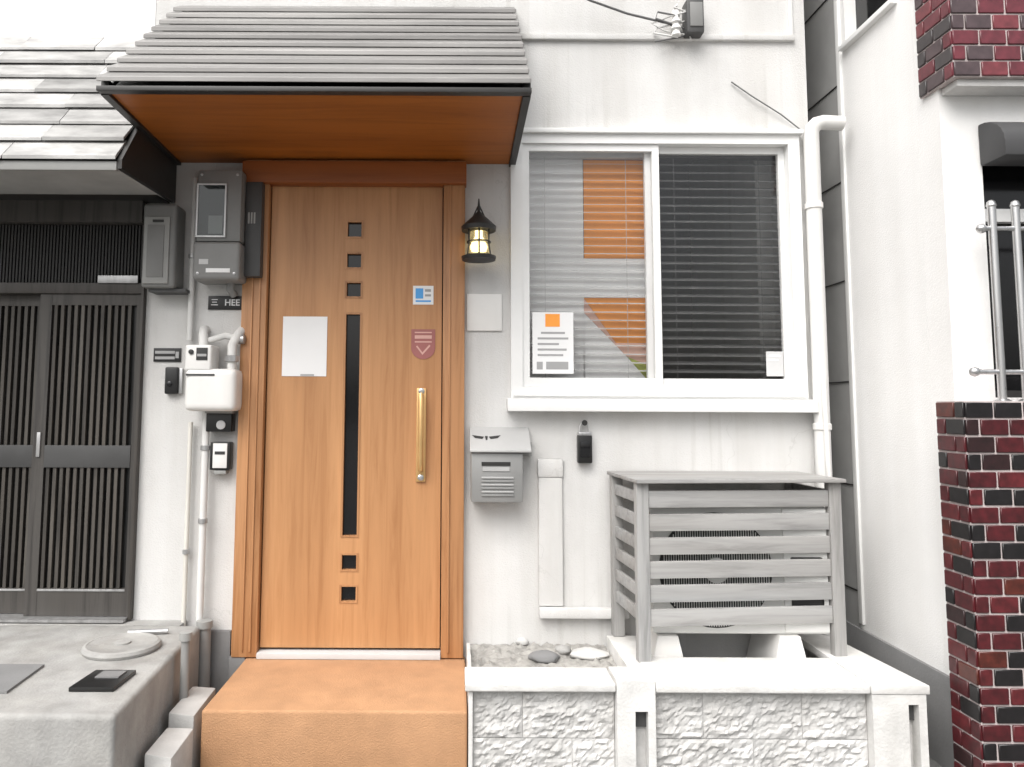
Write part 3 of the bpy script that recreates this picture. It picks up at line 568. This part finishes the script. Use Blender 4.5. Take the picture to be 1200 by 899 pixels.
# door surround
yl = YF-.005
zt0 = at(80, 332, yl).z; zt1 = at(80, 262, yl).z; zl = at(80, 246, yl).z
ldx = at(165, 500, yl).x
bx('lintel', -4.2, XL-.004, yl-.05, YF+.08, zl-.075, eb_+.0, M['latdark'], lh)
bx('jamb', ldx, XL-.003, yl-.03, YF+.08, PZ, zl-.076, M['latdark'], lh, .003)
zt_ = zl-.076
tr = bx('transom_back', -4.2, ldx-.001, yl+.045, yl+.06, zt0, zt_, M['latback'], lh)
m = MB(); x = ldx-.01
while x > -3.4: m.box(x-.009, x, yl+.0, yl+.02, zt0+.001, zt_-.001); x -= .0165
tag(m.build('transom_grille', M['transom'], lh), kind='stuff')
bx('transom_rail', -4.2, ldx-.001, yl-.025, yl+.06, zt0-.055, zt0-.001, M['latdark'], lh, .004)
# sliding leaves
def leafd(xa, xb, y, label=None):
    zb0, zb1 = PZ+.015, zt0-.057
    m = MB(); w = .06
    za, zc = at(100, 548, y).z, at(100, 522, y).z; zlo = at(100, 690, y).z; ztop_ = zb1-.055
    m.box(xa, xa+w, y, y+.035, zb0, zb1).box(xb-.035, xb, y, y+.035, zb0, zb1)
    m.box(xa+w, xb-.035, y+.001, y+.034, ztop_, zb1).box(xa+w, xb-.035, y+.001, y+.034, zb0, zlo)
    d = m.build('sliding_door', M['latdark'], lh)
    bx('middle_rail', xa+w+.001, xb-.036, y-.004, y+.033, za, zc, M['meterdark'], d, .002)
    bx('backing_glass', xa+w, xb-.035, y+.024, y+.028, zlo, ztop_, M['latback'], d)
    bx('bottom_bead', xa+w, xb-.036, y-.003, y+.002, zlo-.012, zlo-.002, M['galv'], d, .001)
    for (a, b) in ((zlo, za), (zc, ztop_)):
        s0 = None; x = xa+w+.012
        while x < xb-.05:
            if s0 is None: s0 = bx('lattice_slat', x, x+.016, y+.002, y+.02, a, b, M['latslat'], d)
            else: again(s0, s0.location+Vector((x-x00, random.uniform(-.002, .003), 0)), d)
            if s0 is not None and x == xa+w+.012: x00 = x
            x += .0335
    return d
xm = at(40, 560, yl).x
d1 = leafd(xm-.01, ldx-.004, yl-.012); d2 = leafd(xm-.62, xm+.045, yl+.03); d3 = leafd(xm-1.2, xm-.62, yl-.012)
bx('door_pull', xm+.012, xm+.03, yl-.02, yl-.010, 1.20, 1.32, M['galv'], d1, .003)
x0, x1, z0, z1 = rect(115, 323, 162, 332, yl-.03)
tag(bx('mail_flap', x0, x1, yl-.036, yl-.026, z0, z1, M['galv'], lh, .003))
bx('sill', -4.2, XL-.004, yl-.07, YF+.08, PZ+.0, PZ+.013, M['galv'], lh)
# ---------------------------------------------------------------- porch of that house and things on it
px_r = -1.165
por = MB().hexa([(-4.2, 2.58, -.05), (-1.135, 2.58, -.05), (-1.20, YF-.09, -.05), (-4.2, YF-.09, -.05), (-4.2, 2.58, PZ-.004), (-1.135, 2.58, PZ-.004), (-1.20, YF-.09, PZ-.004), (-4.2, YF-.09, PZ-.004)]).bevel(.02, 3).build('concrete_porch', M['concrete'], None, True)
tag(por, 'weathered grey concrete porch in front of the lattice doors', 'porch')
pb = tag(bx('porch_backing', -4.2, -1.30, YF-.089, YF-.001, 0, PZ-.006, M['concrete'], por, .003)) 
c = onz(143, 757, PZ+.01)
rl = empty('round_cover', (c.x, c.y, PZ), 'round concrete lid lying on the grey porch', 'lid')
MB().lathe((c.x, c.y, PZ-.003), [(.152, 0), (.157, .012), (.152, .024), (.14, .028), (.135, .024), (.02, .024)], 40).build('disc', M['concrete'], rl, True)
MB().lathe((c.x, c.y, PZ+.02), [(.035, 0), (.035, .008), (.02, .009)], 16).build('lift_knob', M['concrete'], rl, True)
a = [onz(*p_, PZ+.012) for p_ in ((80, 806), (133, 806), (160, 785), (112, 785))]
ml = empty('water_meter_lid', sum(a, Vector())/4-Vector((0, 0, .012)), 'black meter lid with a grey bar on the grey porch', 'meter lid')
m = MB(); m.hexa([(*v.xy, PZ-.003) for v in a]+[(*v.xy, PZ+.013) for v in a]); m.bevel(.004).build('lid', M['black'], ml, True)
u, v = (a[1]-a[0]), (a[3]-a[0]); o_ = a[0]
pp = [o_+u*.28+v*.5, o_+u*.82+v*.5, o_+u*.82+v*.86, o_+u*.28+v*.86]
MB().hexa([(*q_.xy, PZ+.0125) for q_ in pp]+[(*q_.xy, PZ+.018) for q_ in pp]).build('name_bar', M['plinth'], ml)
a = [onz(*p_, PZ) for p_ in ((-40, 812), (8, 812), (52, 780), (-20, 780))]
mt = MB().hexa([(*v.xy, PZ-.003) for v in a]+[(*v.xy, PZ+.006) for v in a]).build('floor_mat', M['plinth']); tag(mt, 'flat grey mat on the porch before the lattice doors', 'mat')
rd = MB().tube([onz(150, 741, PZ+.012), onz(197, 739, PZ+.012)], .011, 8).build('metal_rod', M['galv'], None, True); tag(rd, 'short grey metal rod lying by the wall on the porch', 'rod')
# standing grey pipes and ground slabs between porch and step
c = onz(237, 826, .08)
def gp(px, pyt, pyb, z, r, label):
    b = onz(px, pyb, z); tp_ = at(px+2, pyt, b.y)
    o = empty('drain_pipe', b, label, 'pipe')
    MB().tube([(b.x, b.y, 0), (tp_.x, b.y, tp_.z)], r, 14).build('tube', M['greypipe'], o, True)
    MB().lathe((tp_.x, b.y, tp_.z-.03), [(r, 0), (r+.008, .002), (r+.008, .034), (r-.004, .036)], 16).build('collar', M['meterlight'], o, True)
gp(238, 728, 824, .06, .030, 'tall grey drain pipe standing at the corner of the step')
gp(216, 742, 800, .30, .018, 'short grey drain pipe standing beside the concrete porch')
GS = 'concrete slabs between porch and step'
slabs = [((-1.135, -1.03, 3.06, 3.34), .24, 'pale concrete slab tucked behind the grey drain pipes'), ((-1.120, -1.015, 2.80, 3.03), .20, 'pale broken concrete slab beside the concrete porch'), ((-1.13, -.92, 2.62, 2.785), .14, 'wide low concrete slab at the foot of the peach step')]
for pts, h, lb in slabs:
    xa, xb, ya, yb_ = pts; k_ = random.uniform(-.02, .02)
    o = MB().hexa([(xa, ya, -.02), (xb, ya+k_, -.02), (xb-.006, yb_, -.02), (xa, yb_+k_, -.02), (xa, ya, h), (xb, ya+k_, h-.008), (xb-.006, yb_, h-.004), (xa, yb_+k_, h+.006)]).bevel(.008).build('ground_slab', M['concrete2'], None, True); tag(o, lb, 'slab', GS)
# ---------------------------------------------------------------- block planter wall
bz = .38; by = 3.02; bxl, bxr = .06, 1.835
bw = empty('block_planter', (.95, by, 0), 'white painted planter wall of rough split face blocks beside the step', 'planter')
bx('inner_wall', bxl+.02, bxr-.05, by+.06, by+.17, -.02, bz-.035, M['cap'], bw)
pX = [at(722, 850, by).x, at(767, 850, by).x, at(1020, 850, by).x]
def splitface(xa, xb, za, zb):
    nx, nz_ = max(4, int((xb-xa)/.011)), max(3, int((zb-za)/.011)); m = MB(); bm = m.bm; G = []
    from mathutils import noise
    for j in range(nz_+1):
        r_ = []
        for i in range(nx+1):
            x, z = xa+(xb-xa)*i/nx, za+(zb-za)*j/nz_
            e = min(i, nx-i, j, nz_-j)
            d = .008 if e == 0 else .005+.017*abs(noise.fractal(Vector((x*9, 3, z*17)), .6, 2, 6))+.005*noise.noise(Vector((x*50, 1, z*75)))
            r_.append(bm.verts.new((x, by+.03-d, z)))
        G.append(r_)
    for j in range(nz_):
        for i in range(nx): bm.faces.new((G[j][i], G[j][i+1], G[j+1][i+1], G[j+1][i]))
    rim = [G[0][i] for i in range(nx+1)]+[G[j][nx] for j in range(1, nz_+1)]+[G[nz_][i] for i in range(nx-1, -1, -1)]+[G[j][0] for j in range(nz_-1, 0, -1)]
    bk = [bm.verts.new((v.co.x, by+.059, v.co.z)) for v in rim]
    for i in range(len(rim)): k = (i+1) % len(rim); bm.faces.new((rim[k], rim[i], bk[i], bk[k]))
    bmesh.ops.recalc_face_normals(bm, faces=bm.faces[:])
    return m.build('block', M['block'], bw, False)
rows = [(-.02, .1575), (.1605, .338)]
for ri, (za, zb) in enumerate(rows):
    for (xa, xb) in ((bxl+.012, pX[0]-.002), (pX[1]+.002, pX[2]-.002)):
        w = .39; x = xa; first = True
        while x < xb-.05:
            xe = min(xb, x+(w if not (first and ri) else w*.5)); first = False
            if xb-xe < .08: xe = xb
            splitface(x+.0007, xe-.0007, za, zb); x = xe
bx('left_end', bxl-.006, bxl+.011, by-.004, by+.6, -.02, bz-.035, M['cap'], bw, .004)
def post(xa, xb, zt, slot, slotname='weep_slot'):
    s0, s1 = slot[:2]
    o = holed('post', xa, xb, -.02, zt, by-.022, by+.14, [(s0, s1, -1, slot[2])], M['cap'], bw)
    bx('slot_liner', s0-.001, s1+.001, by+.03, by+.04, -.02, slot[2]+.001, M['block'], o)
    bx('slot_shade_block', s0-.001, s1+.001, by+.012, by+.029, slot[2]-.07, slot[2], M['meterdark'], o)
    return o
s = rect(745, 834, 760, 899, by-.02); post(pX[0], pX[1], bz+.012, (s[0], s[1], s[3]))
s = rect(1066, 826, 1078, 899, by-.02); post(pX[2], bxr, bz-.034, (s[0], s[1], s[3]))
bx('cap', bxl-.02, pX[0]-.002, by-.02, by+.17, bz-.033, bz, M['cap'], bw, .007, 3)
bx('cap', pX[1]+.003, 1.62, by-.024, by+.30, bz-.033, bz+.001, M['cap'], bw, .007, 3)
MB().hexa([(1.622, by-.026, bz-.033), (bxr+.015, by-.026, bz-.033), (1.775, YF-.02, bz-.033), (1.622, YF-.02, bz-.033), (1.622, by-.026, bz+.002), (bxr+.015, by-.026, bz+.002), (1.775, YF-.02, bz+.002), (1.622, YF-.02, bz+.002)]).bevel(.006).build('end_cap', M['cap'], bw, True)
MB().hexa([(1.7, by+.145, -.02), (bxr-.01, by+.145, -.02), (1.765, YF-.02, -.02), (1.7, YF-.02, -.02), (1.7, by+.145, bz-.034), (bxr-.01, by+.145, bz-.034), (1.765, YF-.02, bz-.034), (1.7, YF-.02, bz-.034)]).build('end_wall', M['cap'], bw)
slab_x = at(700, 760, 3.4).x
sb = bx('slab_base', .72, .93, by+.302, YF-.06, 0, bz-.004, M['cap'], bw, .006); bx('pit_floor', .931, 1.62, by+.302, YF-.004, 0, .22, M['dark'], bw); bx('slab_side', .72, pX[1]+.002, by+.142, by+.301, 0, bz-.003, M['cap'], bw)  # near-black pit floor carries the shade under the unit in its colour
bd = MB(); nx, ny = 40, 30
from mathutils import noise
G = [[bd.bm.verts.new((bxl+.012+(.72-.012-bxl-.002)*i/nx, by+.171+(YF-.003-by-.171)*j/ny, .315+.022*noise.noise(Vector((i*.5, j*.5, 2)))+.012*noise.noise(Vector((i*1.7, j*1.7, 5))))) for i in range(nx+1)] for j in range(ny+1)]
for j in range(ny):
    for i in range(nx): bd.bm.faces.new((G[j][i], G[j][i+1], G[j+1][i+1], G[j+1][i]))
tag(bd.build('planter_bed', M['soil'], None, True), kind='structure')
def rock(px, py, r, mat, label, sc=(1, .8, .6)):
    p_ = onz(px, py, .33); m = MB(); bmesh.ops.create_icosphere(m.bm, subdivisions=3, radius=r)
    for v in m.bm.verts:
        k = 1+.25*noise.noise(v.co/r*1.3+Vector((px, 0, 0))); v.co = Vector((v.co.x*sc[0]*k, v.co.y*sc[1]*k, v.co.z*sc[2]*k))+p_
    tag(m.build('stone', mat, None, True), label, 'stone', 'stones in the planter bed')
rock(638, 770, .05, M['plinth'], 'dark stone on the soil of the planter bed', (1.4, .8, .5)); rock(660, 762, .04, M['concrete'], 'pale grey stone next to the dark planter stone'); rock(690, 766, .055, M['concrete2'], 'flat pale stone at the foot of the slatted cover', (1.6, 1, .4)); rock(612, 752, .03, M['concrete2'], 'small pale stone near the white planter corner')
# ---------------------------------------------------------------- air conditioner and slatted cover
zc0 = bz
fl = onz(757, 776, bz); frx = at(993, 660, 3.36)
ux0, ux1, uy0, uy1, uz0, uz1 = fl.x+.06, fl.x+.84, 3.36, 3.62, bz+.085, bz+.64
ac = empty('air_conditioner', ((ux0+ux1)/2, 3.5, bz), 'white outdoor air conditioner unit behind the grey slats', 'air conditioner')
bx('casing', ux0, ux1, uy0, uy1, uz0, uz1, M['ac'], ac, .012, 3)
gcx, gcz = ux0+.28, (uz0+uz1)/2
MB().lathe((gcx, uy0-.002, gcz), [(.25,.01),(.25,-.004),(.235,-.006),(.02,-.006)], 40, 'Y').build('fan_opening', M['acdark'], ac, True)
m = MB()
for k in range(46):
    xx = gcx-.24+k*.0107; hh = math.sqrt(max(0, .242**2-(xx-gcx)**2))
    if hh > .02: m.box(xx-.0014, xx+.0014, uy0-.016, uy0-.012, gcz-hh, gcz+hh)
tag(m.build('grille_wire', M['ac'], ac), kind='stuff')
MB().lathe((gcx, uy0-.017, gcz), [(.055,.01),(.055,-.004),(.03,-.008)], 24, 'Y').build('grille_hub', M['ac'], ac, True)
bx('service_panel', ux1-.2, ux1-.004, uy0-.008, uy0+.01, uz0+.01, uz1-.01, M['ac'], ac, .006)
for k in range(3): bx('grip', ux1-.17, ux1-.03, uy0-.0125, uy0-.007, uz0+.12+k*.17, uz0+.165+k*.17, M['acdark'], ac, .008)
for xx in (ux0+.045, ux1-.20):
    m = MB().hexa([(xx-.085, uy0-.03, .222), (xx+.115, uy0-.03, .222), (xx+.115, uy1+.02, .222), (xx-.085, uy1+.02, .222), (xx-.03, uy0-.02, uz0-.002), (xx+.06, uy0-.02, uz0-.002), (xx+.06, uy1, uz0-.002), (xx-.03, uy1, uz0-.002)])
    m.bevel(.006).build('foot', M['whiteplastic'], ac, True)
cv = empty('slatted_cover', fl, 'grey wooden slatted cover standing over the air conditioner', 'cover')
Lw, Dp = .93, .40
zt = at(760, 566, fl.y).z
X0, Y0, Y1 = fl.x-.03, fl.y, fl.y+Dp; X1 = X0+Lw
for (xx, yy) in ((X0, Y0), (X1-.055, Y0), (X0, Y1-.04), (X1-.055, Y1-.04)): bx('post', xx, xx+.055, yy, yy+.04, bz-.003, zt-.001, M['slatpost'], cv, .004)
ns = 6; pitch = (zt-.03-(at(760, 742, fl.y).z))/ns
for k in range(ns):
    zz1 = zt-.035-k*pitch
    bx('slat', X0+.056, X1-.056, Y0+.006, Y0+.026, zz1-pitch+.027, zz1, M['slatgrey'], cv, .005)
    for xx in (X0+.012, X1-.03):
        bx('side_slat', xx, xx+.019, Y0+.041, Y1-.041, zz1-pitch+.045, zz1-.004, M['slatgrey'], cv, .004)
np_ = 4
for k in range(np_):
    wd = (Dp+.05)/np_; bx('top_board', X0-.008, X1+.008, Y0-.03+k*wd, Y0-.03+(k+1)*wd-.004, zt, zt+.016, M['slatgrey'], cv, .004)
cv.rotation_euler = (0, 0, rad(5))
# ---------------------------------------------------------------- house trimmed with brick
nh = empty('brick_trim_house', (2.4, 3.0, 0), 'bright white rendered house with dark red brick trim beside the gap', 'house')
RX, RY = 2.01, 3.0
wn = [at(1157, 300, RY).x, 3.0, at(1180, 466, RY).z, at(1180, 152, RY).z]
# side wall and front wall
m = holed('front_wall', RX, 4.2, 0, 5.4, RY, RY+.15, [tuple(wn)], M['stucco_r'], nh)
sw = MB(); sy0, sy1 = 3.27, 3.70; sz0, sz1 = 3.335, 4.1
sw.box(RX, RX+.15, RY+.151, sy0, 0, 5.4).box(RX, RX+.15, sy0, sy1, 0, sz0).box(RX, RX+.15, sy0, sy1, sz1, 5.4).box(RX, RX+.15, sy1, 3.78, 0, 5.4)
sw.build('side_wall', M['stucco_r'], nh)
sd = MB().box(RX-.004, RX+.15, 3.781, 8, 0, 5.4).build('rear_siding', M['sidegrey'], nh)
for k in range(9): bx('siding_joint', RX-.009, RX+.0, 3.79, 8, .55+k*.52, .556+k*.52, M['dark'], sd)
bx('corner_strip', RX-.012, RX+.004, 3.745, 3.7805, .4, 5.3, M['whitemetal'], nh, .002)
bx('side_window_pane', RX+.06, RX+.07, sy0, sy1, sz0, sz1, M['blackgloss'], nh); bx('side_window_sill', RX-.03, RX+.06, sy0-.02, sy1+.02, sz0-.028, sz0-.002, M['whitemetal'], nh, .004)
bx('side_plinth', RX-.016, RX+.01, RY-.014, 8, 0, .375, M['plinth'], nh, .004)
bx('front_plinth', RX+.011, 4.2, RY-.014, RY+.01, 0, .375, M['plinth'], nh, .004)
wi = bx('window', wn[0]-.001, wn[1], RY+.10, RY+.11, wn[2], wn[3], M['blackgloss'], nh)
fm = MB().box(wn[0], wn[0]+.03, RY+.05, RY+.098, wn[2], wn[3]).box(wn[0]+.03, wn[1], RY+.05, RY+.098, wn[2], wn[2]+.03).box(wn[0]+.42, wn[0]+.46, RY+.052, RY+.096, wn[2]+.03, wn[3]); fm.build('frame', M['dark'], wi)
zcut = at(1180, 250, RY).z; bx('rail_panel', wn[0]+.03, wn[0]+.42, RY+.06, RY+.095, zcut-.02, zcut+.035, M['whitemetal'], wi)
# rounded awning over the window
aw = MB(); r_ = .13; cz_ = wn[3]-.10
prof = [(-.002, 0)]+[(-.15*math.sin(a), .12*math.cos(a)) for a in [rad(v) for v in (0, 15, 30, 45, 60, 75, 90)]]+[(-.15, -.06), (-.002, -.06)]
aw.poly([(wn[0]-.012, RY+y_, cz_+z_) for y_, z_ in prof[1:]], (1.2, 0, 0)).bevel(.012, 2).build('awning', M['awning'], nh, True)
# brick faces
def bricks(parent, x0, x1, yf, yb_, z0, z1, mat, course=.0655, bl=.1115, left=True):
    rows_ = int(round((z1-z0)/course)); j = .008
    fb = bx('brick', x0, x0+bl-j, yf-.007, yf+.004, z0, z0+course-j, mat, parent, .0025, 1)
    c0 = fb.location.copy(); used = False
    fl_ = MB().box(x0-.007, x0+.004, yf, yf+bl-j, z0, z0+course-j).bevel(.0025, 1).build('brick', mat, parent, True)
    l0 = fl_.location.copy(); usedl = False
    hb = bx('brick', x0, x0+bl/2-j, yf-.007, yf+.004, z0, z0+course-j, mat, parent, .0025, 1); h0 = hb.location.copy(); usedh = False
    hl = MB().box(x0-.007, x0+.004, yf, yf+bl/2-j, z0, z0+course-j).bevel(.0025, 1).build('brick', mat, parent, True); hl0 = hl.location.copy(); usedhl = False
    for r in range(rows_):
        z = r*course; jit = lambda: Vector((0, random.uniform(-.0012, .0012), random.uniform(-.0008, .0008)))
        x = 0
        if r % 2:
            if not usedh: hb.location = h0+Vector((0, 0, z)); usedh = True
            else: again(hb, h0+Vector((0, 0, z))+jit(), parent)
            x = bl/2
        while x0+x < x1-bl*.6:
            if not used: fb.location = c0+Vector((x, 0, z)); used = True
            else: again(fb, c0+Vector((x, 0, z))+jit(), parent)
            x += bl
        if not left: continue
        y = 0; first = not r % 2
        while yf+y < yb_-bl*.3:
            ln = bl/2 if first or yf+y+bl > yb_+.02 else bl; first = False
            if ln < bl:
                if not usedhl: hl.location = hl0+Vector((0, y, z)); usedhl = True
                else: again(hl, hl0+Vector((0, y, z)), parent)
            elif not usedl: fl_.location = l0+Vector((0, y, z)); usedl = True
            else: again(fl_, l0+Vector((0, y, z)), parent)
            y += ln
ub0 = at(1160, 90, 2.88).z
ubx = bx('brick_bay', 1.995, 2.68, 2.88, 3.0985, ub0-.0, 3.62, M['mortar'], nh)
bricks(ubx, 1.995, 2.68, 2.88, 3.103, ub0+.004, 3.60, M['brick_hi'])
bx('bay_soffit', 2.02, 2.68, 2.90, 2.998, ub0-.03, ub0-.001, M['stucco'], ubx, .003)
lwz = 1.485
lw = empty('brick_wall', (2.25, 2.82, 0), 'low wall of glazed dark red and black brick with pale joints', 'wall')
lwc = bx('core', 1.93, 2.62, 2.83, 2.993, -.02, lwz, M['mortar'], lw)
bricks(lw, 1.93, 2.62, 2.83, 2.997, lwz-.0655*23+.004, lwz+.002, M['brick'])
# ---------------------------------------------------------------- metal railing on the brick wall
ry = 2.90
rl_ = empty('metal_railing', (2.2, ry, lwz), 'steel pipe railing standing on the low brick wall', 'railing')
for px in (1168, 1196, 1224, 1252):
    xx = at(px, 350, ry).x
    MB().tube([(xx, ry, lwz-.002), (xx, ry, at(1168, 242, ry).z)], .015, 12).build('post', M['steel'], rl_, True)
    MB().lathe((xx, ry, at(1168, 243, ry).z), [(.015, 0), (.019, .006), (.015, .022), (.004, .03)], 12).build('finial', M['steel'], rl_, True)
    MB().lathe((xx, ry, lwz-.002), [(.03, 0), (.03, .006), (.018, .012)], 14).build('flange', M['steel'], rl_, True)
for py in (268, 436):
    z_ = at(1180, py, ry).z; MB().tube([(at(1148 if py < 300 else 1140, py, ry).x, ry, z_), (2.62, ry, z_)], .010, 10).build('rail', M['steel'], rl_, True)
    MB().lathe((at(1150 if py < 300 else 1142, py, ry).x, ry, z_), [(.004, -.02), (.016, -.012), (.02, 0), (.016, .012), (.004, .02)], 12, 'X').build('rail_knob', M['steel'], rl_, True)
